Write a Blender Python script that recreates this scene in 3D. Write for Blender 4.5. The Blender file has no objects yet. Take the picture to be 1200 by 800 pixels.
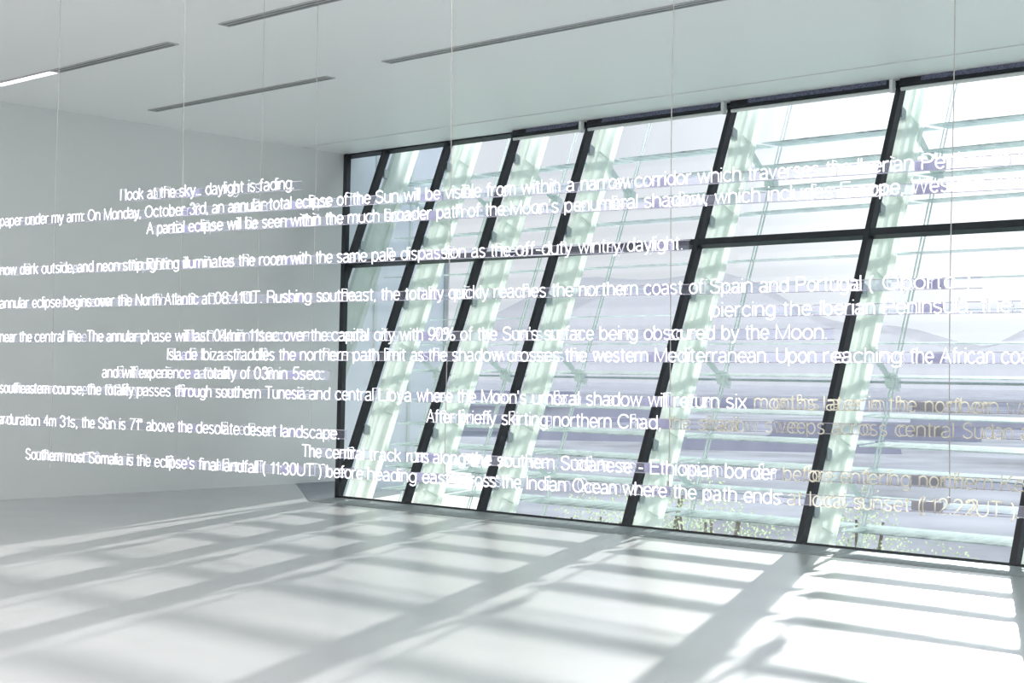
import bpy, bmesh, math, random
from mathutils import Vector, Matrix
random.seed(7)
scn = bpy.context.scene
COL = scn.collection

# ------------------------------------------------------------------ camera
FPX = 1777.84
CAM = Vector((16.84726, -14.46961, 1.6))
FW = Vector((-0.68234308, 0.73072572, 0.02116238)).normalized()
RT = Vector((0.73102345, 0.68218981, 0.01489228)).normalized()
UP = RT.cross(FW).normalized()
cd = bpy.data.cameras.new('camera'); cam = bpy.data.objects.new('camera', cd); COL.objects.link(cam)
cd.sensor_width = 36.0; cd.lens = FPX / 1200.0 * 36.0; cd.clip_end = 2000
M = Matrix((RT, UP, -FW)).transposed().to_4x4(); M.translation = CAM
cam.matrix_world = M
scn.camera = cam

def ray(px, py): return FW + RT * ((px - 600) / FPX) - UP * ((py - 400) / FPX)
def at_z(px, py, z):
    d = ray(px, py); return CAM + d * ((z - CAM.z) / d.z)

# ------------------------------------------------------------------ world, sun, exposure
scn.view_settings.view_transform = 'Standard'; scn.view_settings.look = 'None'
scn.view_settings.gamma = 1.0; scn.view_settings.use_curve_mapping = False
scn.view_settings.exposure = 1.20
AZ = Vector((-0.3985, 0.9172)); EL = math.radians(12.0)
SUN = Vector((AZ.x * math.cos(EL), AZ.y * math.cos(EL), math.sin(EL))).normalized()
sl = bpy.data.lights.new('sun', 'SUN'); sl.energy = 5.3; sl.angle = math.radians(0.6); sl.color = (1.0, 0.965, 0.92)
so = bpy.data.objects.new('sun', sl); COL.objects.link(so)
so.rotation_euler = SUN.to_track_quat('Z', 'Y').to_euler(); so.location = (0, 30, 20)
w = bpy.data.worlds.new('sky'); scn.world = w; w.use_nodes = True
nt = w.node_tree; nt.nodes.clear()
out = nt.nodes.new('ShaderNodeOutputWorld'); bg = nt.nodes.new('ShaderNodeBackground')
tc = nt.nodes.new('ShaderNodeTexCoord'); sep = nt.nodes.new('ShaderNodeSeparateXYZ')
nt.links.new(tc.outputs['Generated'], sep.inputs[0])
mr = nt.nodes.new('ShaderNodeMapRange'); mr.inputs[1].default_value = -0.05; mr.inputs[2].default_value = 0.6
nt.links.new(sep.outputs['Z'], mr.inputs[0])
cr = nt.nodes.new('ShaderNodeValToRGB')
cr.color_ramp.elements[0].color = (0.82, 0.85, 0.94, 1); cr.color_ramp.elements[1].color = (0.62, 0.74, 0.98, 1)
e_ = cr.color_ramp.elements.new(0.22); e_.color = (0.93, 0.95, 1.0, 1)
nt.links.new(mr.outputs[0], cr.inputs[0])
dp = nt.nodes.new('ShaderNodeVectorMath'); dp.operation = 'DOT_PRODUCT'; dp.inputs[1].default_value = SUN
nm = nt.nodes.new('ShaderNodeVectorMath'); nm.operation = 'NORMALIZE'
nt.links.new(tc.outputs['Generated'], nm.inputs[0]); nt.links.new(nm.outputs[0], dp.inputs[0])
mx = nt.nodes.new('ShaderNodeMath'); mx.operation = 'MAXIMUM'; mx.inputs[1].default_value = 0; nt.links.new(dp.outputs['Value'], mx.inputs[0])
pw = nt.nodes.new('ShaderNodeMath'); pw.operation = 'POWER'; pw.inputs[1].default_value = 90; nt.links.new(mx.outputs[0], pw.inputs[0])
ma = nt.nodes.new('ShaderNodeMath'); ma.operation = 'MULTIPLY_ADD'; ma.inputs[1].default_value = 1.6; ma.inputs[2].default_value = 1.0
nt.links.new(pw.outputs[0], ma.inputs[0])
SKY = 0.37
m2 = nt.nodes.new('ShaderNodeMath'); m2.operation = 'MULTIPLY'; m2.inputs[1].default_value = SKY; nt.links.new(ma.outputs[0], m2.inputs[0])
nt.links.new(cr.outputs[0], bg.inputs[0]); nt.links.new(m2.outputs[0], bg.inputs[1]); nt.links.new(bg.outputs[0], out.inputs[0])
# unseen fill lamps added out of frame to brighten the room (fixtures further down)
FILL_LAMPS = [(4.0, -9.6), (10.0, -9.6), (4.0, -12.4), (10.0, -12.4), (16.0, -16.6), (8.0, -16.6), (21.0, -8.0), (21.0, -13.0)]
for lx, ly in FILL_LAMPS:
    al = bpy.data.lights.new('fill_lamp', 'AREA'); al.shape = 'RECTANGLE'; al.size = 3.2; al.size_y = 0.10; al.energy = 34; al.color = (1.0, 0.985, 0.96)
    ao = bpy.data.objects.new('fill_lamp', al); COL.objects.link(ao); ao.location = (lx, ly, 4.74)
scn.cycles.transparent_max_bounces = 32
scn.cycles.max_bounces = 10; scn.cycles.diffuse_bounces = 6

# ------------------------------------------------------------------ materials
def mat(name, col, rough=0.6, metal=0.0, spec=0.5, noise=None, bump=None, emis=None):
    m = bpy.data.materials.new(name); m.use_nodes = True; t = m.node_tree
    b = t.nodes['Principled BSDF']
    b.inputs['Base Color'].default_value = (*col, 1); b.inputs['Roughness'].default_value = rough
    b.inputs['Metallic'].default_value = metal; b.inputs['Specular IOR Level'].default_value = spec
    if emis:
        b.inputs['Emission Color'].default_value = (*emis[0], 1); b.inputs['Emission Strength'].default_value = emis[1]
    tcn = t.nodes.new('ShaderNodeTexCoord')
    sc, amt = noise if noise else (3.0, 0.02)
    n = t.nodes.new('ShaderNodeTexNoise'); n.inputs['Scale'].default_value = sc; n.inputs['Detail'].default_value = 6
    t.links.new(tcn.outputs['Object'], n.inputs['Vector'])
    r = t.nodes.new('ShaderNodeValToRGB')
    r.color_ramp.elements[0].position = 0.3; r.color_ramp.elements[1].position = 0.7
    r.color_ramp.elements[0].color = (*[max(0, c * (1 - amt)) for c in col], 1)
    r.color_ramp.elements[1].color = (*[min(1, c * (1 + amt)) for c in col], 1)
    t.links.new(n.outputs['Fac'], r.inputs[0]); t.links.new(r.outputs[0], b.inputs['Base Color'])
    if bump:
        n2 = t.nodes.new('ShaderNodeTexNoise'); n2.inputs['Scale'].default_value = bump[0]; n2.inputs['Detail'].default_value = 4
        t.links.new(tcn.outputs['Object'], n2.inputs['Vector'])
        bp = t.nodes.new('ShaderNodeBump'); bp.inputs['Strength'].default_value = bump[1]; bp.inputs['Distance'].default_value = 0.01
        t.links.new(n2.outputs['Fac'], bp.inputs['Height']); t.links.new(bp.outputs[0], b.inputs['Normal'])
    return m

def concrete():
    m = mat('polished_concrete', (0.485, 0.487, 0.497), 0.25, spec=0.5, noise=(0.7, 0.06)); t = m.node_tree
    b = t.nodes['Principled BSDF']
    tcn = t.nodes.new('ShaderNodeTexCoord'); mp = t.nodes.new('ShaderNodeMapping'); mp.inputs['Scale'].default_value = (1.0, 1.6, 1)
    t.links.new(tcn.outputs['Object'], mp.inputs[0])
    n = t.nodes.new('ShaderNodeTexNoise'); n.inputs['Scale'].default_value = 1.3; n.inputs['Detail'].default_value = 8; n.inputs['Roughness'].default_value = 0.7
    t.links.new(mp.outputs[0], n.inputs[0])
    r = t.nodes.new('ShaderNodeMapRange'); r.inputs[1].default_value = 0.3; r.inputs[2].default_value = 0.7; r.inputs[3].default_value = 0.40; r.inputs[4].default_value = 0.46
    t.links.new(n.outputs['Fac'], r.inputs[0]); t.links.new(r.outputs[0], b.inputs['Roughness'])
    n3 = t.nodes.new('ShaderNodeTexNoise'); n3.inputs['Scale'].default_value = 5; n3.inputs['Detail'].default_value = 5
    t.links.new(mp.outputs[0], n3.inputs[0])
    bp = t.nodes.new('ShaderNodeBump'); bp.inputs['Strength'].default_value = 0.015; bp.inputs['Distance'].default_value = 0.01
    t.links.new(n3.outputs['Fac'], bp.inputs['Height']); t.links.new(bp.outputs[0], b.inputs['Normal'])
    b.inputs['Coat Weight'].default_value = 0.9; b.inputs['Coat Roughness'].default_value = 0.24; b.inputs['Specular IOR Level'].default_value = 0.7
    return m

def thin_glass(name, tint, gloss, milk, milkcol=(0.9, 0.93, 1.0), streak=0.6):
    m = bpy.data.materials.new(name); m.use_nodes = True; t = m.node_tree; t.nodes.clear()
    o = t.nodes.new('ShaderNodeOutputMaterial')
    tr = t.nodes.new('ShaderNodeBsdfTransparent'); tr.inputs[0].default_value = (*tint, 1)
    gl = t.nodes.new('ShaderNodeBsdfGlossy'); gl.inputs['Roughness'].default_value = 0.05
    tl = t.nodes.new('ShaderNodeBsdfTranslucent'); tl.inputs[0].default_value = (*milkcol, 1)
    df = t.nodes.new('ShaderNodeBsdfDiffuse'); df.inputs[0].default_value = (*milkcol, 1)
    a = t.nodes.new('ShaderNodeMixShader'); a.inputs[0].default_value = 0.5
    t.links.new(tl.outputs[0], a.inputs[1]); t.links.new(df.outputs[0], a.inputs[2])
    b = t.nodes.new('ShaderNodeMixShader'); t.links.new(tr.outputs[0], b.inputs[1]); t.links.new(a.outputs[0], b.inputs[2])
    if streak:
        tcn = t.nodes.new('ShaderNodeTexCoord'); mp = t.nodes.new('ShaderNodeMapping'); mp.inputs['Scale'].default_value = (4, 1, 0.6)
        n = t.nodes.new('ShaderNodeTexNoise'); n.inputs['Scale'].default_value = 1.5; n.inputs['Detail'].default_value = 6
        t.links.new(tcn.outputs['Object'], mp.inputs[0]); t.links.new(mp.outputs[0], n.inputs[0])
        r = t.nodes.new('ShaderNodeMapRange'); r.inputs[1].default_value = 0.3; r.inputs[2].default_value = 0.75
        r.inputs[3].default_value = milk * (1 - streak); r.inputs[4].default_value = milk * (1 + streak)
        t.links.new(n.outputs['Fac'], r.inputs[0]); t.links.new(r.outputs[0], b.inputs[0])
    else: b.inputs[0].default_value = milk
    c = t.nodes.new('ShaderNodeMixShader'); lw = t.nodes.new('ShaderNodeLayerWeight'); lw.inputs[0].default_value = gloss
    t.links.new(lw.outputs['Fresnel'], c.inputs[0]); t.links.new(b.outputs[0], c.inputs[1]); t.links.new(gl.outputs[0], c.inputs[2])
    t.links.new(c.outputs[0], o.inputs[0]); return m

MT = dict(
    wall=mat('wall_paint', (0.76, 0.775, 0.77), 0.7, noise=(0.5, 0.015)),
    ceil=mat('ceiling_paint', (0.95, 0.955, 0.95), 0.45, spec=0.4, noise=(0.5, 0.01)),
    floor=concrete(),
    black=mat('black_frame', (0.018, 0.020, 0.026), 0.45),
    white=mat('white_paint', (0.8, 0.82, 0.81), 0.5),
    fin=thin_glass('milky_glass_fin', (0.88, 0.94, 0.92), 0.05, 0.80, (0.92, 0.95, 0.92), 0.25),
    rod=mat('pale_rod', (0.72, 0.78, 0.77), 0.4),
    steel=mat('grey_steel', (0.42, 0.47, 0.49), 0.35, metal=0.4),
    grate=mat('grating', (0.30, 0.32, 0.33), 0.5),
    plate=mat('brushed_plate', (0.17, 0.20, 0.24), 0.3, metal=0.8, noise=(6, 0.2)),
    slot=mat('light_slot', (0.22, 0.225, 0.22), 0.5, metal=0.2),
    slotw=mat('light_rim', (0.5, 0.51, 0.51), 0.4, metal=0.2),
    lamp=mat('lit_diffuser', (0.9, 0.88, 0.9), 0.5, emis=((1.0, 0.93, 0.97), 0.8)),
    pane=thin_glass('window_glass', (0.955, 0.97, 0.97), 0.03, 0.022),
    blade=thin_glass('frosted_louver_glass', (0.78, 0.88, 0.86), 0.05, 0.62, (0.84, 0.92, 0.90)),
    neon=mat('lit_neon_tube', (0.9, 0.9, 0.95), 0.3, emis=((0.92, 0.92, 1.0), 0.62)),
    neonb=mat('neon_return_tube', (0.72, 0.72, 0.80), 0.3, emis=((0.85, 0.85, 1.0), 0.08)),
    unlit=thin_glass('unlit_tube', (0.95, 0.94, 0.9), 0.05, 0.85, (0.97, 0.94, 0.84), False),
    rail=mat('rail', (0.42, 0.41, 0.48), 0.35),
    box=mat('lavender_box', (0.54, 0.54, 0.64), 0.4),
    boxg=mat('grey_box', (0.46, 0.46, 0.44), 0.4),
    strip=thin_glass('acrylic_strip', (0.93, 0.93, 0.97), 0.05, 0.06, (0.72, 0.72, 0.86), False),
    wire=mat('steel_wire', (0.50, 0.49, 0.46), 0.4, metal=0.3),
    terrace=mat('terrace_slab', (0.78, 0.77, 0.72), 0.7, noise=(0.6, 0.05)),
    ground=mat('far_ground', (0.43, 0.44, 0.465), 1.0, spec=0.0, noise=(0.12, 0.35)),
    hill=thin_glass('hazy_hill', (1, 1, 1), 0.0, 0.30, (0.34, 0.36, 0.42), False),  # air haze imitated by a see-through mix in the hill colour
    house=mat('pale_house', (0.76, 0.77, 0.82), 0.9, spec=0.1),
    house2=mat('lilac_house', (0.68, 0.69, 0.74), 0.9, spec=0.1),
    roof=mat('pale_roof', (0.55, 0.51, 0.56), 0.9, spec=0.0),
    dark=mat('house_window', (0.50, 0.53, 0.62), 0.5),
    leaf=thin_glass('leaf', (0.7, 0.85, 0.6), 0.03, 0.9, (0.40, 0.50, 0.32), False),
    stem=mat('stem', (0.25, 0.2, 0.15), 0.8),
    facade=mat('pale_blue_facade', (0.82, 0.86, 0.92), 0.9, spec=0.1),
    cloth=mat('blind_cloth', (0.16, 0.17, 0.25), 0.8, noise=(40, 0.5)),
    gap=mat('shadow_gap', (0.03, 0.03, 0.035), 0.8),
)

# ------------------------------------------------------------------ helpers
def link(name, me, m, parent=None):
    o = bpy.data.objects.new(name, me); COL.objects.link(o)
    if m and not me.materials: me.materials.append(m)
    if parent: o.parent = parent
    return o
def tag(o, label=None, cat=None, group=None, kind=None):
    if label: o['label'] = label
    if cat: o['category'] = cat
    if group: o['group'] = group
    if kind: o['kind'] = kind
    return o
def empty(name, loc=(0, 0, 0), rz=0.0, parent=None):
    o = bpy.data.objects.new(name, None); COL.objects.link(o); o.location = loc; o.rotation_euler = (0, 0, rz)
    if parent: o.parent = parent
    return o
class MB:
    def __init__(s): s.v = []; s.f = []
    def prism(s, poly, vec):          # extrude a 3D polygon by vec
        n = len(poly); b = len(s.v); vec = Vector(vec)
        s.v += [Vector(p) for p in poly] + [Vector(p) + vec for p in poly]
        s.f.append(tuple(b + i for i in range(n))[::-1]); s.f.append(tuple(b + n + i for i in range(n)))
        for i in range(n): j = (i + 1) % n; s.f.append((b + i, b + j, b + n + j, b + n + i))
        return s
    def box(s, x0, x1, y0, y1, z0, z1):
        return s.prism([(x0, y0, z0), (x1, y0, z0), (x1, y1, z0), (x0, y1, z0)], (0, 0, z1 - z0))
    def obox(s, c, ax, ay, az):       # centre, half-axis vectors
        c = Vector(c); ax, ay, az = Vector(ax), Vector(ay), Vector(az)
        return s.prism([c - ax - ay - az, c + ax - ay - az, c + ax + ay - az, c - ax + ay - az], az * 2)
    def tube(s, pts, r, n=5, closed=False):
        pts = [Vector(p) for p in pts]; m = len(pts)
        if m < 2: return s
        b = len(s.v)
        for i, p in enumerate(pts):
            if closed: d = pts[(i + 1) % m] - pts[i - 1]
            else: d = pts[min(i + 1, m - 1)] - pts[max(i - 1, 0)]
            if d.length < 1e-9: d = Vector((0, 0, 1))
            d.normalize(); a = Vector((0, 1, 0)) if abs(d.y) < 0.9 else Vector((1, 0, 0))
            u = d.cross(a).normalized(); v = d.cross(u)
            for k in range(n):
                t = 2 * math.pi * k / n; s.v.append(p + u * (r * math.cos(t)) + v * (r * math.sin(t)))
        for i in range(m if closed else m - 1):
            for k in range(n):
                k2 = (k + 1) % n; i2 = (i + 1) % m
                s.f.append((b + i * n + k, b + i * n + k2, b + i2 * n + k2, b + i2 * n + k))
        if not closed:
            s.f.append(tuple(b + k for k in range(n))[::-1]); s.f.append(tuple(b + (m - 1) * n + k for k in range(n)))
        return s
    def build(s, name, m, parent=None, smooth=False):
        me = bpy.data.meshes.new(name); me.from_pydata([tuple(v) for v in s.v], [], s.f); me.update()
        bm = bmesh.new(); bm.from_mesh(me); bmesh.ops.recalc_face_normals(bm, faces=bm.faces); bm.to_mesh(me); bm.free()
        if smooth:
            for p in me.polygons: p.use_smooth = True
        return link(name, me, m, parent)

# ------------------------------------------------------------------ room
H, L = 4.7621, 1.8932
XE, W, NR = 6.7776, 2.1453, 0.5905
TZ = 3.0918
XR, YB = 24.0, -19.0
XJ = 2.15
N = Vector((0, H, -L)).normalized()        # outward normal of the leaning glass
def gp(x, z, off=0.0): return Vector((x, -L * (1 - z / H), z)) + N * off
def jx(z): return XJ * (1 - z / H)

def struct(o): o['kind'] = 'structure'; return o
fp = [(0, YB, -0.3), (XR, YB, -0.3), (XR, -L, -0.3), (XJ, -L, -0.3), (0, 0, -0.3)]
struct(MB().prism(fp, (0, 0, 0.3)).build('floor', MT['floor']))
# slots for the strip lights are thin recess frames on the ceiling underside
struct(MB().prism([(0, YB, H), (XR, YB, H), (XR, -0.86, H), (0, -0.86, H)], (0, 0, 0.3)).build('ceiling', MT['ceil']))
struct(MB().prism([(0, -0.845, H - 0.006), (XR, -0.845, H - 0.006), (XR, 0.25, H - 0.006), (0, 0.25, H - 0.006)], (0, 0, 0.3)).build('trim_1', MT['ceil']))
struct(MB().prism([(0, -0.86, H + 0.01), (XR, -0.86, H + 0.01), (XR, -0.845, H + 0.01), (0, -0.845, H + 0.01)], (0, 0, 0.2)).build('trim_2', MT['gap']))
struct(MB().box(-0.3, 0, YB, 0.0, -0.3, H + 0.3).build('wall_left', MT['wall']))
struct(MB().box(-0.3, XR + 0.3, YB - 0.3, YB, -0.3, H + 0.3).build('wall_back', MT['wall']))
struct(MB().box(XR, XR + 0.3, YB, -L - 0.2, -0.3, 0.9).build('wall_right', MT['wall']))
# end return panel between the left wall corner and the leaning jamb
struct(MB().prism([(0, 0.002, 0.03), (0, 0.002, H), (XJ, -L + 0.002, 0.03)], (0.0, 0.014, 0)).build('window_0', MT['pane']))

# floor strip along the glazing
Y2 = -L - 0.62
Pp = at_z(345, 588, 0)
yp = Pp.y
g = empty('trim_3'); struct(g)
MB().prism([(XJ, -L, 0), (XR, -L, 0), (XR, Y2, 0), (Pp.x, Y2, 0)], (0, 0, 0.006)).build('grating_bed', MT['grate'], g)
sl_ = MB()
x = 3.1; k = 0
for k in range(7):
    yy = -L - 0.06 - k * 0.08
    sl_.box(2.6, XR - 0.05, yy - 0.012, yy + 0.012, 0.006, 0.012)
o = sl_.build('grating_bars', MT['steel'], g); o['kind'] = 'stuff'
MB().prism([(0.0, 0.0, 0), (XJ, -L, 0), (Pp.x, Y2, 0), (0.0, -0.85, 0)], (0, 0, 0.007)).build('metal_plate', MT['plate'], g)

# ------------------------------------------------------------------ glazing
xs = [XE - W * (1 + 3 * NR), XE - W * (1 + 2 * NR), XE - W * (1 + NR), XE - W, XE]
while xs[-1] < XR - W * 0.6: xs.append(xs[-1] + W)
bays = [(0.0, xs[0])] + list(zip(xs[:-1], xs[1:])) + [(xs[-1], XR)]
def clip(poly):                        # keep x >= jx(z)
    outp = []
    f = lambda p: p[0] - jx(p[1])
    for i in range(len(poly)):
        a, b = poly[i], poly[(i + 1) % len(poly)]; fa, fb = f(a), f(b)
        if fa >= 0: outp.append(a)
        if (fa > 1e-9) != (fb > 1e-9) and abs(fa - fb) > 1e-9:
            t = fa / (fa - fb); outp.append((a[0] + (b[0] - a[0]) * t, a[1] + (b[1] - a[1]) * t))
    return outp
def gpoly(mb, poly, o0, o1):
    poly = clip(poly)
    if len(poly) < 3: return False
    mb.prism([gp(x, z, o0) for x, z in poly], N * (o1 - o0)); return True
def rect(x0, x1, z0, z1): return [(x0, z0), (x1, z0), (x1, z1), (x0, z1)]
FR = 0.030
LZ = [0.13, 0.41, 0.69, 0.97, 1.24, 1.53, 1.93, 2.28, 2.62, 2.95, 3.24, 3.52, 3.81, 4.10, 4.37, 4.66]
BO, BD = 0.82, 0.26
Nh = Vector((0, 1, 0))
for i, (x0, x1) in enumerate(bays):
    win = empty('window_%d' % (i + 1), (0, 0, 0)); struct(win)
    b = MB()
    for z0, z1 in ((0.03, TZ - 0.04), (TZ + 0.04, H - 0.03)):
        b = MB()
        if gpoly(b, rect(x0 + FR, x1 - FR, z0, z1), 0.05, 0.064): b.build('pane', MT['pane'], win)
    b = MB()
    if gpoly(b, rect(x0 + (FR if i else 0), x1 - FR, TZ - 0.036, TZ + 0.036), -0.03, 0.07): b.build('transom', MT['black'], win)
    b = MB()
    if gpoly(b, rect(x0 + (FR if i else 0), x1 - FR, 0.0, 0.02), -0.03, 0.07): b.build('sill_rail', MT['black'], win)
    b = MB(); gpoly(b, rect(x0, x1, H - 0.04, H - 0.002), -0.03, 0.07); b.build('head_rail', MT['black'], win)
    if i < len(xs):                    # mullion on the right edge of the bay
        X = x1; z0 = max(0.0, H * (1 - X / XJ)) if X < XJ else 0.0
        b = MB(); gpoly(b, rect(X - FR, X + FR, 0, H - 0.004), -0.035, 0.07); b.build('mullion', MT['black'], win)
        # exterior steel fin, cleats and cable truss standing behind the mullion
        zz = max(z0 - 0.05, -0.05)
        zf = lambda o_: max(zz - o_ * 2.45, -0.05) if z0 > 0.5 else zz
        b = MB()
        for hw, o0, o1 in ((.035, .16, .26), (.012, .26, .48), (.05, .48, .54)):
            b.prism([gp(X - hw, zf(o0), o0), gp(X - hw, zf(o1), o1), gp(X - hw, H + .9, o1), gp(X - hw, H + .9, o0)], (2 * hw, 0, 0))
        b.build('fin', MT['fin'], win)
        b = MB(); zc = zz + 0.3
        while zc < H - 0.1:
            b.obox(gp(X, zc, 0.37), (0.034, 0, 0), N * 0.105, (0, 0, 0.006)); zc += 0.85
        o = b.build('stiffener', MT['fin'], win); o['kind'] = 'stuff'
        b = MB()
        for zc in (0.35, 0.9, 3.4, 2.55, 4.45):
            if zc > z0 + 0.1: b.obox(gp(X, zc, 0.13), (0.03, 0, 0), N * 0.05, (0, 0, 0.06))
        b.build('cleat', MT['steel'], win)
        b = MB(); b.tube([gp(X - .02, zz, 1.06), gp(X - .02, H + .9, 1.06)], 0.011, 6); b.tube([gp(X + .02, zz, 1.06), gp(X + .02, H + .9, 1.06)], 0.011, 6)
        b.build('tie_rod', MT['rod'], win)
        for zc in (0.70, 1.96, 4.30):
            if zc < z0 + 0.2: continue
            b = MB(); c = gp(X, zc, 1.06)
            b.obox(c, (0.07, 0, 0), N * 0.05, (0, 0, 0.045)); b.obox(c, (0.045, 0, 0), N * 0.07, (0, 0, 0.075))
            nd = b.build('node', MT['rod'], win)
            b = MB(); p0 = gp(X, zc + 0.12, 0.54); p1 = gp(X, zc, 1.0)
            d = (p1 - p0); nn_ = d.normalized().cross(Vector((1, 0, 0)))
            b.prism([p0 + nn_ * .05 - Vector((.012, 0, 0)), p0 - nn_ * .05 - Vector((.012, 0, 0)), p1 - nn_ * .02 - Vector((.012, 0, 0)), p1 + nn_ * .02 - Vector((.012, 0, 0))], (0.024, 0, 0))
            b.build('bracket_arm', MT['rod'], win)
    for zc in (1.93 + .03, 4.50):
        if x0 < jx(zc) - 0.01: continue
        MB().tube([gp(x0 + .08, zc, 1.06), gp(x1 - .08, zc, 1.06)], 0.014, 6).build('cross_rod', MT['steel'], win)
    for zc in LZ:
        xa = max(x0 + 0.06, jx(zc) + 0.25)
        if xa > x1 - 0.3: continue
        c = gp(0, zc, BO); tl = math.radians(3)
        a = Vector((0, math.cos(tl), math.sin(tl))) * BD; u = Vector((0, -math.sin(tl), math.cos(tl))) * 0.006
        b = MB(); b.prism([Vector((xa, c.y, c.z)) - a - u, Vector((xa, c.y, c.z)) + a - u, Vector((xa, c.y, c.z)) + a + u, Vector((xa, c.y, c.z)) - a + u], (x1 - 0.06 - xa, 0, 0))
        b.build('louver_blade', MT['blade'], win)
    if i >= 3:                         # roller blind rolled up below the head
        b = MB(); b.prism([gp(x0 + .05, H - .12, -.12), gp(x0 + .05, H - .004, -.12), gp(x0 + .05, H - .004, -.02), gp(x0 + .05, H - .12, -.02)], (x1 - x0 - .1, 0, 0))
        hs = b.build('blind_housing', MT['black'], win)
        b = MB(); b.tube([gp(x0 + .06, H - .145, -.07), gp(x1 - .06, H - .145, -.07)], 0.020, 8); b.build('blind_bar', MT['white'], hs)
        b = MB(); b.prism([gp(x0 + .3, H - .105, -.127), gp(x0 + .3, H - .045, -.127), gp(x0 + .3, H - .045, -.121), gp(x0 + .3, H - .105, -.121)], (x1 - x0 - .4, 0, 0)); b.build('blind_cloth', MT['cloth'], hs)
        b = MB(); b.obox(gp(x1 - .03, H - .12, -.11), (.02, 0, 0), (0, .03, 0), (0, 0, .07)); b.build('bracket', MT['white'], hs)
# jamb of the leaning glazing at its left end
d = Vector((XJ, -L, 0)) - Vector((0, 0, H)); dn = d.normalized()
side = dn.cross(N).normalized()
jm = struct(MB().obox(Vector((0.02, -0.02, H)) + d / 2 + side * 0.0, d / 2 * 0.998, side * 0.035, N * 0.04).build('trim_4', MT['black']))

# ------------------------------------------------------------------ strip lights in the ceiling
def strip_light(x0, x1, y, label, lit=None):
    t = tag(empty('ceiling_light', ((x0 + x1) / 2, y, H)), label, 'ceiling light', 'recessed strip lights')
    h = (x1 - x0) / 2
    b = MB(); b.box(-h, h, -.065, -.052, -.012, .0); b.box(-h, h, .052, .065, -.012, 0); b.box(-h, -h + .015, -.052, .052, -.012, 0); b.box(h - .015, h, -.052, .052, -.012, 0)
    b.build('frame', MT['slotw'], t)
    MB().box(-h + .015, h - .015, -.052, .052, -.004, 0).build('slot', MT['slot'], t)
    MB().box(-h + .015, h - .015, -.008, .008, -.010, -.004).build('reflector', MT['slotw'], t)
    if lit:
        a, c = lit[0] - (x0 + x1) / 2, lit[1] - (x0 + x1) / 2
        o = MB().box(a, c, -.050, .050, -.014, -.0105).build('diffuser', MT['lamp'], t); o['label'] = 'glowing white section of the strip'
    return t
strip_light(0.98, 4.40, -6.02, 'recessed ceiling strip light at the far left with its left end lit white', (1.0, 2.18))
strip_light(5.42, 12.1, -6.17, 'unlit recessed ceiling strip light cut by the top edge left of centre')
strip_light(0.93, 4.30, -3.95, 'short unlit recessed ceiling strip light nearest the left corner of the windows')
strip_light(5.35, 12.1, -4.10, 'long unlit recessed ceiling strip light running above the centre of the window wall')

for lx, ly in FILL_LAMPS:  # added housings for the unseen fill lamps
    t = tag(empty('ceiling_light', (lx, ly, H)), 'added fill strip on the ceiling out of view, %.0f m from left wall, %.0f m from windows' % (lx, -ly), 'ceiling light', 'added fill strips out of view')
    b = MB(); b.box(-1.62, 1.62, -.065, -.052, -.012, 0); b.box(-1.62, 1.62, .052, .065, -.012, 0); b.build('frame', MT['slotw'], t)
    MB().box(-1.62, 1.62, -.052, .052, -.006, 0).build('slot', MT['slotw'], t)
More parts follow.
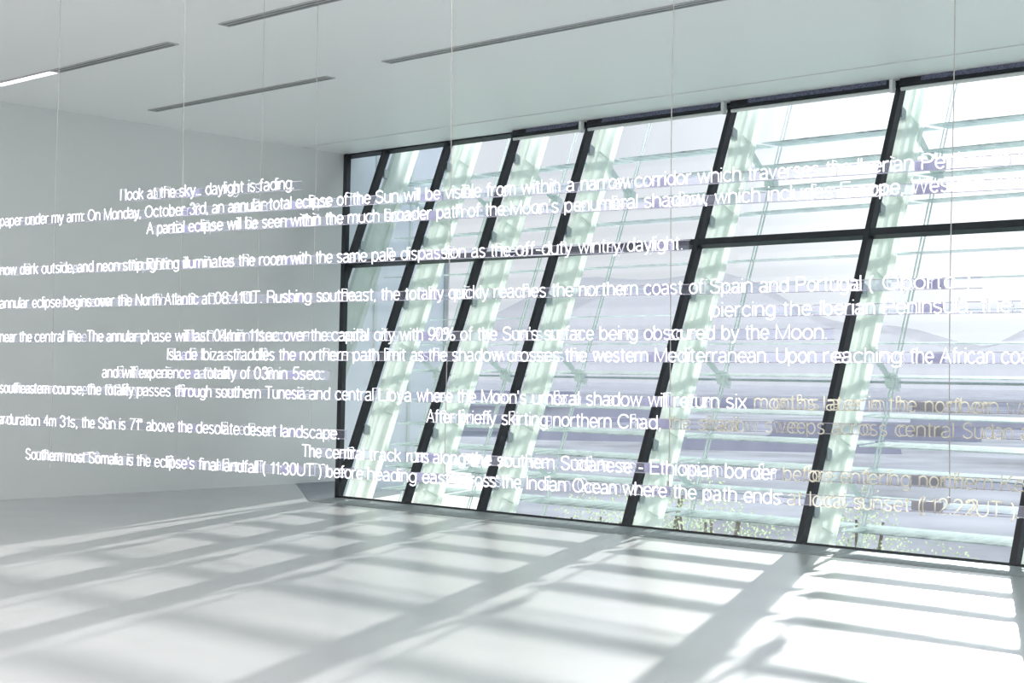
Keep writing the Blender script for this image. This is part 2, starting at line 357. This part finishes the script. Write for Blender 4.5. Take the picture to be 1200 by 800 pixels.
# ------------------------------------------------------------------ single stroke lettering for the neon
PI = math.pi
def arc(cx, cy, rx, ry, a0, a1, n=None):
    n = n or max(3, int(abs(a1 - a0) / 26))
    return [(cx + rx * math.cos(math.radians(a0 + (a1 - a0) * i / n)), cy + ry * math.sin(math.radians(a0 + (a1 - a0) * i / n))) for i in range(n + 1)]
X = 0.72
def bowl(cx=.24, r=.24): return arc(cx, X / 2, r, X / 2, 0, 360, 14)
G = {
 'a': (.46, [arc(.21, X - .19, .19, .19, 150, 0) + [(.40, .10), (.46, 0)], arc(.20, .20, .20, .20, 0, 0, 1)[:1] + [(.40, .42), (.18, .38)] + arc(.17, .19, .17, .19, 90, 270) + [(.30, .03), (.40, .14)]]),
 'b': (.50, [[(.02, 1), (.02, 0)], arc(.25, X / 2, .23, X / 2, 180, -180, 14)]),
 'c': (.45, [arc(.25, X / 2, .24, X / 2, 40, 320, 11)]),
 'd': (.50, [[(.48, 1), (.48, 0)], arc(.25, X / 2, .23, X / 2, 0, 360, 14)]),
 'e': (.48, [[(.02, .36), (.48, .36)] + arc(.25, X / 2, .23, X / 2, 0, 320, 12)]),
 'f': (.26, [[(.26, 1)] + arc(.22, .86, .11, .14, 90, 180) + [(.11, 0)], [(0, X), (.25, X)]]),
 'g': (.50, [arc(.25, X / 2, .23, X / 2, 0, 360, 14), [(.48, X), (.48, -.06)] + arc(.25, -.06, .23, .20, 0, -150)]),
 'h': (.46, [[(.02, 1), (.02, 0)], [(.02, .45)] + arc(.23, .48, .21, .24, 160, 0) + [(.44, 0)]]),
 'i': (.06, [[(.03, X), (.03, 0)], [(.03, .93), (.03, 1)]]),
 'j': (.1, [[(.07, X), (.07, -.1), (-.02, -.22)], [(.07, .93), (.07, 1)]]),
 'k': (.42, [[(.02, 1), (.02, 0)], [(.38, X), (.03, .30)], [(.15, .43), (.41, 0)]]),
 'l': (.06, [[(.03, 1), (.03, 0)]]),
 'm': (.74, [[(.02, X), (.02, 0)], [(.02, .45)] + arc(.20, .50, .18, .22, 160, 0) + [(.38, 0)], [(.38, .45)] + arc(.55, .50, .17, .22, 160, 0) + [(.72, 0)]]),
 'n': (.46, [[(.02, X), (.02, 0)], [(.02, .45)] + arc(.23, .48, .21, .24, 160, 0) + [(.44, 0)]]),
 'o': (.50, [arc(.25, X / 2, .24, X / 2, 0, 360, 14)]),
 'p': (.50, [[(.02, X), (.02, -.26)], arc(.25, X / 2, .23, X / 2, 180, -180, 14)]),
 'q': (.50, [[(.48, X), (.48, -.26)], arc(.25, X / 2, .23, X / 2, 0, 360, 14)]),
 'r': (.28, [[(.02, X), (.02, 0)], [(.02, .42)] + arc(.26, .46, .24, .25, 165, 85)]),
 's': (.42, [arc(.21, .54, .18, .18, 35, 180) + [(.06, .44), (.34, .30)] + arc(.21, .18, .19, .18, 20, -155)]),
 't': (.26, [[(.11, .92), (.11, .12)] + arc(.20, .11, .09, .10, 180, 270), [(0, X), (.25, X)]]),
 'u': (.46, [[(.02, X), (.02, .24)] + arc(.23, .24, .21, .24, 180, 340) + [(.44, .27)], [(.44, X), (.44, 0)]]),
 'v': (.44, [[(0, X), (.22, 0), (.44, X)]]),
 'w': (.68, [[(0, X), (.17, 0), (.34, X), (.51, 0), (.68, X)]]),
 'x': (.42, [[(0, X), (.42, 0)], [(0, 0), (.42, X)]]),
 'y': (.44, [[(0, X), (.22, .02)], [(.44, X), (.20, -.12), (.12, -.24), (.02, -.25)]]),
 'z': (.40, [[(.02, X), (.38, X), (.02, 0), (.40, 0)]]),
 'A': (.64, [[(0, 0), (.32, 1), (.64, 0)], [(.11, .35), (.53, .35)]]),
 'C': (.68, [arc(.36, .5, .34, .5, 35, 325, 13)]),
 'E': (.54, [[(.54, 1), (.03, 1), (.03, 0), (.55, 0)], [(.03, .53), (.50, .53)]]),
 'I': (.08, [[(.04, 1), (.04, 0)]]),
 'K': (.60, [[(.03, 1), (.03, 0)], [(.56, 1), (.03, .38)], [(.22, .6), (.60, 0)]]),
 'L': (.48, [[(.03, 1), (.03, 0), (.48, 0)]]),
 'M': (.76, [[(.03, 0), (.03, 1), (.38, .02), (.73, 1), (.73, 0)]]),
 'N': (.62, [[(.03, 0), (.03, 1), (.59, 0), (.59, 1)]]),
 'O': (.74, [arc(.37, .5, .35, .5, 0, 360, 16)]),
 'P': (.58, [[(.03, 0), (.03, 1), (.34, 1)] + arc(.34, .73, .22, .27, 80, -90) + [(.03, .46)]]),
 'R': (.62, [[(.03, 0), (.03, 1), (.36, 1)] + arc(.36, .74, .22, .26, 80, -90) + [(.03, .48)], [(.38, .48), (.58, .3), (.60, 0)]]),
 'S': (.60, [arc(.30, .74, .25, .26, 25, 200) + [(.15, .58), (.45, .44)] + arc(.30, .26, .27, .26, 30, -165)]),
 'T': (.58, [[(0, 1), (.58, 1)], [(.29, 1), (.29, 0)]]),
 'U': (.62, [[(.03, 1), (.03, .3)] + arc(.31, .3, .28, .3, 190, 350) + [(.59, .3), (.59, 1)]]),
 'W': (.92, [[(0, 1), (.23, 0), (.46, 1), (.69, 0), (.92, 1)]]),
 '0': (.50, [arc(.25, .5, .23, .5, 0, 360, 16)]),
 '1': (.30, [[(.04, .76), (.22, .86), (.24, 1), (.24, 0)]]),
 '2': (.50, [arc(.25, .73, .22, .27, 165, -30) + [(.03, .02), (.50, .02)]]),
 '3': (.50, [arc(.25, .75, .21, .25, 160, -80), arc(.25, .26, .23, .27, 85, -160)]),
 '4': (.52, [[(.38, 0), (.38, 1), (.02, .28), (.52, .28)]]),
 '5': (.50, [[(.46, 1), (.10, 1), (.05, .48)] + arc(.25, .32, .23, .32, 125, -155)]),
 '6': (.50, [arc(.25, .32, .23, .32, 0, 360, 14), [(.02, .34), (.05, .7), (.25, 1), (.45, .86)]]),
 '7': (.48, [[(.02, 1), (.48, 1), (.24, .4), (.16, 0)]]),
 '8': (.50, [arc(.25, .76, .20, .24, 0, 360, 12), arc(.25, .27, .23, .27, 0, 360, 14)]),
 '9': (.50, [arc(.25, .68, .23, .32, 0, 360, 14), [(.48, .66), (.45, .3), (.25, 0), (.05, .14)]]),
 '.': (.08, [[(.04, 0), (.04, .07)]]),
 ',': (.10, [[(.06, .08), (.06, 0), (.02, -.14)]]),
 "'": (.08, [[(.04, 1), (.03, .78)]]),
 '(': (.20, [arc(.26, .38, .22, .64, 110, 250)]),
 ')': (.20, [arc(-.06, .38, .22, .64, 70, -70)]),
 ':': (.08, [[(.04, 0), (.04, .08)], [(.04, .62), (.04, .70)]]),
 '-': (.32, [[(.03, .36), (.29, .36)]]),
 '%': (.86, [arc(.18, .76, .16, .22, 0, 360, 10), arc(.68, .22, .16, .22, 0, 360, 10), [(.66, 1), (.20, 0)]]),
 '`': (.22, [arc(.11, .86, .09, .13, 0, 360, 8)]),
}
SPW, GAP = .24, .105
def advance(s):
    a = 0
    for ch in s: a += SPW + GAP if ch == ' ' else G[ch][0] + GAP
    return a

# text plane: vertical, converging to the left
hv = ray(-2250, 395); TL = Vector((hv.x, hv.y, 0)).normalized()     # towards the left far end
TR = -TL; TN = Vector((TR.y, -TR.x, 0))                              # TN points to the camera side
if TN.dot(CAM - (CAM + FW * 5)) < 0: TN = -TN
PD = 8.5
P0 = CAM + Vector((FW.x, FW.y, 0)).normalized() * PD
ANG = math.atan2(TR.y, TR.x)
def on_plane(px, py, off=0.0):
    d = ray(px, py); Q = P0 - TN * off
    t = (Q - CAM).dot(TN) / d.dot(TN); return CAM + d * t
def uz(px, py):
    p = on_plane(px, py); return (p - P0).dot(TR), p.z
CAPH = 0.073; TUBE = 0.0038
# text, then anchors (text fragment, x pixel) and baseline points; '|' starts the unlit stretch
ROWS = [
 ("I look at the sky... daylight is fading.", [('I', 141), ('daylight', 241), ('is', 291), ('.$', 343)], [(145, 234.5), (343, 221)], 0, "top and shortest neon sentence, about the sky and fading daylight"),
 ("paper under my arm: On Monday, October 3rd, an annular total eclipse of the Sun will be visible from within a narrow corridor which traverses the Iberian Peninsula and", [('paper', 0), ('On', 103), ('October', 170), ('an ', 249), ('total', 316), ('eclipse', 347), ('Sun', 440), ('be ', 499), ('within', 611), ('narrow', 681), ('corridor', 744), ('which', 818), ('traverses', 877), ('Iberian', 1005), ('Peninsula', 1080), ('and', 1193)], [(0, 266), (300, 245), (520, 232), (780, 217.5), (1040, 201), (1180, 193)], 0, "second neon sentence from the top, about October and an annular total eclipse"),
 ("A partial eclipse will be seen within the much broader path of the Moon's penumbral shadow, which includes Europe, Western Asia", [('A', 172), ('eclipse', 221), ('be', 288), ('within', 341), ('much', 408), ('broader', 451), ('path', 512), ('Moon', 598), ('penumbral', 662), ('shadow', 755), ('which', 838), ('includes', 900), ('Europe', 985), ('Western', 1068), ('Asia', 1163)], [(172, 274.5), (428, 261), (600, 250), (760, 241), (1020, 230), (1170, 222)], 0, "third neon sentence from the top, about a partial eclipse over Europe"),
 ("now dark outside, and neon strip lighting illuminates the room with the same pale dispassion as the off-duty wintry daylight.", [('now', 0), ('outside', 49), ('neon', 114), ('lighting', 172), ('illuminates', 215), ('the room', 280), ('with the', 341), ('same', 395), ('pale', 436), ('dispassion', 470), ('as the', 553), ('off', 605), ('wintry', 678), ('daylight', 735), ('.$', 798)], [(0, 322), (300, 312), (410, 306), (560, 300), (770, 294)], 0, "neon sentence about neon strip lighting, fourth from the top beside the black transom"),
 ("annular eclipse begins over the North Atlantic at 08:41UT. Rushing southeast, the totality quickly reaches the northern coast of Spain and Portugal ( Oporto ).", [('annular', 0), ('begins', 75), ('North', 159), ('Atlantic', 193), ('08', 252), ('Rushing', 313), ('southeast', 371), ('totality', 475), ('quickly', 526), ('reaches', 579), ('northern', 679), ('coast', 755), ('Spain', 832), ('Portugal', 933), ('( Op', 1018), ('.$', 1140)], [(0, 361), (300, 355), (405, 352.5), (600, 347.5), (780, 345), (1000, 340), (1140, 337)], 0, "neon sentence about the North Atlantic, Spain and Portugal, fifth from the top"),
 ("piercing the Iberian Peninsula, the south", [('piercing', 833), ('the', 918), ('Iberian', 961), ('Peninsula', 1035), ('the s', 1150)], [(833, 371), (1000, 368), (1150, 366)], 0, "short neon fragment at the right edge about piercing the Iberian Peninsula"),
 ("near the central line. The annular phase will last 04min 11sec over the capital city with 90% of the Sun's surface being obscured by the Moon.", [('near', 0), ('central', 41), ('The', 102), ('phase', 166), ('last', 226), ('11sec', 292), ('over', 333), ('capital', 389), ('with', 469), ('90%', 502), ('Sun', 589), ('surface', 638), ('being', 703), ('obscured', 755), ('by', 846), ('Moon', 909), ('.$', 967)], [(0, 400), (300, 400), (650, 398), (900, 397)], 0, "long neon sentence at eye height about the annular phase over the capital city"),
 ("Isla de Ibiza straddles the northern path limit as the shadow crosses the western Mediterranean. Upon reaching the African coast", [('Isla', 196), ('Ibiza', 236), ('straddles', 267), ('northern', 352), ('path', 414), ('as the', 482), ('shadow', 530), ('crosses', 595), ('western', 695), ('Mediterranean', 767), ('Upon', 910), ('reaching', 965), ('the African', 1067), ('African', 1102)], [(196, 421.5), (400, 422.5), (560, 422.5), (750, 423), (930, 424.5), (1080, 426)], 0, "neon sentence starting mid wall about Ibiza and the western Mediterranean"),
 ("and will experience a totality of 03min 5sec.", [('and', 120), ('will', 143), ('experience', 163), ('a ', 228), ('of', 282), ('03', 298), ('5sec', 343), ('.$', 376)], [(120, 442), (376, 444.5)], 0, "short neon sentence on the left about a totality of three minutes"),
 ("southeastern course, the totality passes through southern Tunesia and central Libya where the Moon's umbral shadow will return six| months later in the northern waters", [('southeastern', 0), ('course', 62), ('totality', 123), ('passes', 161), ('through', 205), ('southern', 253), ('Tunesia', 311), ('and', 363), ('central', 393), ('Libya', 444), ('where', 489), ('Moon', 564), ('umbral', 624), ('shadow', 687), ('will', 760), ('return', 790), ('six', 851), ('months', 884), ('later', 965), ('in the', 1018), ('northern', 1084), ('waters', 1180)], [(0, 459.5), (300, 466), (430, 470), (750, 475.5), (870, 479), (1190, 484.5)], 0, "neon sentence about Tunesia, Libya and the Moon's umbral shadow, unlit at its right end"),
 ("After briefly skirting northern Chad,| the shadow sweeps across central Sudan and", [('After', 500), ('briefly', 538), ('skirting', 588), ('northern', 649), ('Chad', 724), ('the', 783), ('shadow', 818), ('sweeps', 897), ('across', 975), ('central', 1049), ('Sudan', 1128), ('and', 1196)], [(500, 495), (770, 502), (850, 504.5), (1000, 510), (1190, 515)], 0, "neon sentence starting in front of the third mullion about Chad and Sudan, half unlit"),
 ("ar duration 4m 31s, the Sun is 71` above the desolate desert landscape.", [('ar', 0), ('duration', 8), ('4m', 51), ('31s', 70), ('the', 96), ('Sun', 115), ('71', 152), ('above', 172), ('desolate', 230), ('desert', 286), ('landscape', 329), ('.$', 396)], [(0, 496.5), (300, 510), (396, 514.5)], 0, "neon sentence at the lower left about the desolate desert landscape"),
 ("Southern most Somalia is the eclipse's final landfall ( 11:30UT ) before heading east across the Indian Ocean where the path ends| at local sunset ( 12:22UT ).", [('Southern', 30), ('most', 77), ('Somalia', 104), ('is', 149), ('eclipse', 181), ('final', 233), ('landfall', 261), ('( 11', 308), ('before', 383), ('heading', 431), ('east', 495), ('across', 534), ('the Indian', 588), ('Indian', 617), ('Ocean', 671), ('where', 730), ('path', 824), ('ends', 872), ('at', 923), ('local', 949), ('sunset', 1000), ('( 12', 1076), ('.$', 1192)], [(30, 535.5), (300, 555), (400, 561), (580, 572), (750, 583), (920, 591), (1060, 598), (1180, 604)], 0, "lowest neon sentence, from southern Somalia to the unlit words about local sunset"),
 ("The central track runs along the southern Sudanese - Ethiopian border| before entering northern Kenya", [('The', 354), ('central', 382), ('track', 433), ('runs', 477), ('along', 508), ('the', 552), ('southern', 583), ('Sudanese', 657), ('-', 748), ('Ethiopian', 762), ('border', 850), ('before', 918), ('entering', 985), ('northern', 1077), ('Kenya', 1173)], [(355, 535), (550, 544), (740, 553.5), (910, 564), (1060, 569.5), (1190, 575)], 0, "second lowest neon sentence about the southern Sudanese and Ethiopian border, unlit at the right"),
]
random.seed(3)
BOXPX = [212, 335, 495, 765, 1083]
def interp(tab, a):
    if a <= tab[0][0]: i = 0
    else:
        i = len(tab) - 2
        for k in range(len(tab) - 1):
            if a <= tab[k + 1][0]: i = k; break
    (a0, u0), (a1, u1) = tab[i], tab[i + 1]
    return u0 + (u1 - u0) * (a - a0) / (a1 - a0)
for text, anchors, base, _, label in ROWS:
    clean = text.replace('|', '')
    cut = text.index('|') if '|' in text else len(clean)
    tab = []
    pos = 0
    for frag, px in anchors:
        if frag == '.$': k = len(clean) - 1
        else: k = clean.index(frag, pos)
        pos = k + 1
        bz = interp([(a, b) for a, b in base], px)
        tab.append((advance(clean[:k]), uz(px, bz)[0]))
    # straight baseline fit in the plane
    pts = [uz(a, b) for a, b in base]
    n_ = len(pts); mu = sum(p[0] for p in pts) / n_; mz = sum(p[1] for p in pts) / n_
    sxx = sum((p[0] - mu) ** 2 for p in pts); sl2 = sum((p[0] - mu) * (p[1] - mz) for p in pts) / sxx
    zb = lambda u: mz + sl2 * (u - mu)
    u0 = interp(tab, 0); u1 = interp(tab, advance(clean))
    org = P0 + TR * u0; org.z = zb(u0)
    row = tag(empty('neon_sentence', org, ANG), 'white ' + label, 'neon sign', 'hanging neon sentences')
    # glyphs word by word
    adv = 0.0; wi = 0; k = 0
    words = clean.split(' ')
    for wd in words:
        lit = k < cut
        if wd:
            b = MB(); bb = MB(); nb = 0; bx_ = []
            # glyph width scale from the local spacing, so letters share the row's pitch
            for ch in wd:
                wg, strokes = G[ch]
                s0 = interp(tab, adv); s1 = interp(tab, adv + wg); sc = (s1 - s0) / wg
                lz = zb(s0) - zb(u0)
                back = random.random() < 0.3 and ch not in ".,:'"
                for st in strokes:
                    pp = [((s0 - u0) + x_ * sc, 0, lz + y_ * CAPH) for x_, y_ in st]
                    b.tube(pp, TUBE, 5)
                    if back:
                        bx_.append(pp[0][0])
                        q = [(p[0] + .004, .045, p[2]) for p in pp]
                        bb.tube(q, TUBE * .85, 4); bb.tube([pp[0], (pp[0][0], .045, pp[0][2])], TUBE * .7, 4); nb += 1
                adv += wg + GAP
            o = b.build('word', MT['neon'] if lit else MT['unlit'], row, True)
            if not lit and cut < len(clean): o['label'] = 'unlit off-white glass letters'
            if nb and max(bx_) > min(bx_): bb.tube([(min(bx_), .045, lz + .002), (max(bx_), .045, lz + .002)], .002, 4)
            if nb: bb.build('return_tube', MT['neonb'] if lit else MT['unlit'], o, True)
        adv += SPW + GAP; k += len(wd) + 1
    dz = zb(u1) - zb(u0); e = u1 - u0
    for hh in (0.0, X * CAPH):
        b = MB(); b.tube([(-.01, .055, hh), (e + .01, .055, hh + dz)], .0022, 5); b.build('support_rail', MT['rail'], row)
    b = MB(); b.prism([(0, .060, .002), (e, .060, .002 + dz), (e, .060, X * CAPH + dz), (0, .060, X * CAPH)], (0, .003, 0)); b.build('acrylic_strip', MT['strip'], row)
    for bx in BOXPX:
        ub = uz(bx, 400)[0] - u0
        if .05 < ub < e - .1:
            l2 = dz * ub / e
            MB().box(ub - .075, ub + .075, .066, .085, l2 + .004, l2 + X * CAPH - .003).build('power_box', MT['box'] if k and interp([(0, 0), (1, 1)], 0) == 0 and not (bx > 1000 and cut < len(clean)) else MT['boxg'], row)

# suspension wires (they pass 12 cm behind the letters and end at the ceiling)
def wire(px, py0, label, off=0.12, r=.0028, wob=.006):
    top = on_plane(px, 300, off); bot = on_plane(px, py0, off)
    t = tag(empty('suspension_wire', (top.x, top.y, bot.z)), label, 'wire', 'wires holding the neon')
    hgt = H - bot.z; ps = []
    for i in range(41):
        z = hgt * i / 40; s = wob * math.sin(z * 2.1 + px) if 0 < i < 40 else 0
        ps.append((s * TR.x, s * TR.y, z))
    MB().tube(ps, r, 5).build('cable', MT['wire'], t)
    MB().tube([(0, 0, hgt - .03), (0, 0, hgt)], .012, 8).build('ceiling_clip', MT['wire'], t)
    MB().tube([(0, 0, 0), (0, 0, .03)], .007, 6).build('end_ferrule', MT['wire'], t)
wire(64, 548, 'leftmost suspension wire, hanging close to the left edge in front of the white wall')
wire(212, 548, 'second suspension wire from the left, in front of the white wall')
wire(526, 560, 'suspension wire hanging before the second black mullion from the left')
wire(786, 570, 'suspension wire hanging before the window right of the middle')
wire(1115, 590, 'rightmost suspension wire, before the brightest window')
wire(304, 470, 'fainter thin wire hanging mid way across the white wall', 1.6, .002)
wire(368, 540, 'fainter thin wire hanging just left of the window jamb', 1.6, .002)

# ------------------------------------------------------------------ outside
tag(MB().box(-700, 300, 2.2, 700, -3.3, -3.0).build('ground', MT['ground']), kind='structure')
pr = at_z(600, 603, -0.16); pf = at_z(590, 534, -0.16)
tag(MB().prism([(-14, 2.1, -.4), (0.04, 2.1, -.4), (0.04, 0.12, -.4), (0.3, 0.12, -.4), (XJ, -L + .35, -.4), (pr.x, -L + .35, -.4), (pf.x, pf.y, -.4), (-14, pf.y, -.4)], (0, 0, .24)).build('terrace', MT['terrace']), kind='structure')
# the left wall carries on outside as a fin wall that shades the corner
struct(MB().box(-0.3, 0.0, 0.0, 2.05, -0.4, 7.5).build('wall_outside', MT['facade']))
g = empty('trim_5'); struct(g)
MB().box(0.0, 0.03, 2.0, 2.08, -0.4, 7.5).build('corner_profile', MT['steel'], g)
for yy in (0.55, 1.25):
    MB().box(0.0, 0.035, yy, yy + .05, -0.4, 7.5).build('upright', MT['rod'], g)
pl = tag(empty('lamp_pole', at_z(489, 532, -0.16)), 'slim grey pole standing on the terrace outside the left windows', 'pole')
MB().tube([(0, 0, 0), (0, 0, 4.6)], .07, 8).build('shaft', MT['steel'], pl)
MB().box(-.12, .12, -.12, .12, 0, .05).build('foot_plate', MT['steel'], pl)
# distant houses
def house(px, dist, wdt, hgt, zb_, m, label, ridge=1.2, dpt=8):
    d = ray(px, 455); d.z = 0; d.normalize(); p = CAM + d * dist; p.z = zb_
    t = tag(empty('house', p, math.atan2(d.y, d.x) - PI / 2), label, 'house', 'houses beyond the windows')
    MB().box(-wdt / 2, wdt / 2, 0, dpt, 0, hgt).build('wall', m, t)
    MB().prism([(-wdt / 2 - .4, -.4, hgt), (-wdt / 2 - .4, dpt / 2, hgt + ridge), (-wdt / 2 - .4, dpt + .4, hgt)], (wdt + .8, 0, 0)).build('roof', MT['roof'], t)
    for a in range(int(wdt // 2.4)):
        for c in range(int(hgt // 2.8)):
            x_ = -wdt / 2 + 1.0 + a * 2.4
            MB().box(x_, x_ + .9, -.04, .02, .9 + c * 2.8, 2.2 + c * 2.8).build('window', MT['dark'], t)
house(552, 120, 16, 8, -9, MT['house2'], 'lilac far house between the two left fins')
house(640, 150, 26, 9, -12, MT['house'], 'wide pale far house low behind the fourth bay')
house(700, 105, 12, 5.5, -9, MT['house2'], 'small lilac gabled house behind the fourth bay')
house(800, 230, 22, 10, -13, MT['house'], 'long pale house behind the fifth bay')
house(915, 95, 14, 6, -9.5, MT['house2'], 'lilac house behind the right part of the fifth bay')
house(1025, 120, 15, 9, -12, MT['house'], 'pale house behind the sixth bay')
house(1160, 150, 14, 6, -9.5, MT['house2'], 'lilac house behind the rightmost bay')
# hills
def hill(pxs, dist, hs, name):
    b = MB(); top = []; bot = []
    for px, h in zip(pxs, hs):
        d = ray(px, 455); d.z = 0; d.normalize(); p = CAM + d * dist
        top.append(Vector((p.x, p.y, h))); bot.append(Vector((p.x, p.y, -20)))
    n = len(pxs); away = ray(1000, 455); away.z = 0; away = away.normalized() * 60
    b.v = bot + top + [p + away for p in top] + [p + away for p in bot]
    for k in range(3):
        for i in range(n - 1): b.f.append((k * n + i, k * n + i + 1, (k + 1) * n + i + 1, (k + 1) * n + i))
    tag(b.build(name, MT['hill']), kind='structure')
pxs = list(range(300, 1700, 25))
hill(pxs, 330, [17 + 7 * math.sin((p - 600) * .009) + 1.5 * math.sin(p * .031) for p in pxs], 'hills')
# shrubs below the windows
def shrub(px, dist, h, r, label):
    d = ray(px, 455); d.z = 0; d.normalize(); p = CAM + d * dist; p.z = -3.0; h += 1.7
    t = tag(empty('shrub', p), label, 'shrub', 'shrubs below the windows')
    b = MB()
    for k in range(3500):
        a = random.uniform(0, 2 * PI); rr = r * math.sqrt(random.random()); zz = h * random.uniform(.25, 1) * (1 - .35 * (rr / r) ** 2)
        c = Vector((rr * math.cos(a), rr * math.sin(a), zz)); u = Vector((random.gauss(0, 1), random.gauss(0, 1), random.gauss(0, 1))).normalized() * .022; v = u.orthogonal().normalized() * .014
        i0 = len(b.v); b.v += [c - u, c - v, c + u, c + v]; b.f.append((i0, i0 + 1, i0 + 2, i0 + 3))
    o = b.build('foliage', MT['leaf'], t); o['kind'] = 'stuff'
    b = MB()
    for k in range(6):
        a = k * 1.05; b.tube([(0, 0, 0), (.25 * r * math.cos(a), .25 * r * math.sin(a), h * .4), (.5 * r * math.cos(a), .5 * r * math.sin(a), h * .8)], .02, 5)
    b.build('stem', MT['stem'], t)
for px, dist, h, r, lb in [(700, 24, 1.2, 1.0, 'green shrub low behind the fourth bay'), (770, 26, 1.5, 1.0, 'green shrub low behind the left of the fifth bay'), (832, 22, 1.5, 1.0, 'green shrub low behind the middle of the fifth bay'), (905, 19.5, 1.2, .9, 'green shrub low behind the right of the fifth bay'), (1005, 23, 1.4, .9, 'green shrub low behind the sixth bay, by the fin'), (1105, 19, 1.0, .9, 'small green shrub behind the middle of the sixth bay')]:
    shrub(px, dist, h, r, lb)
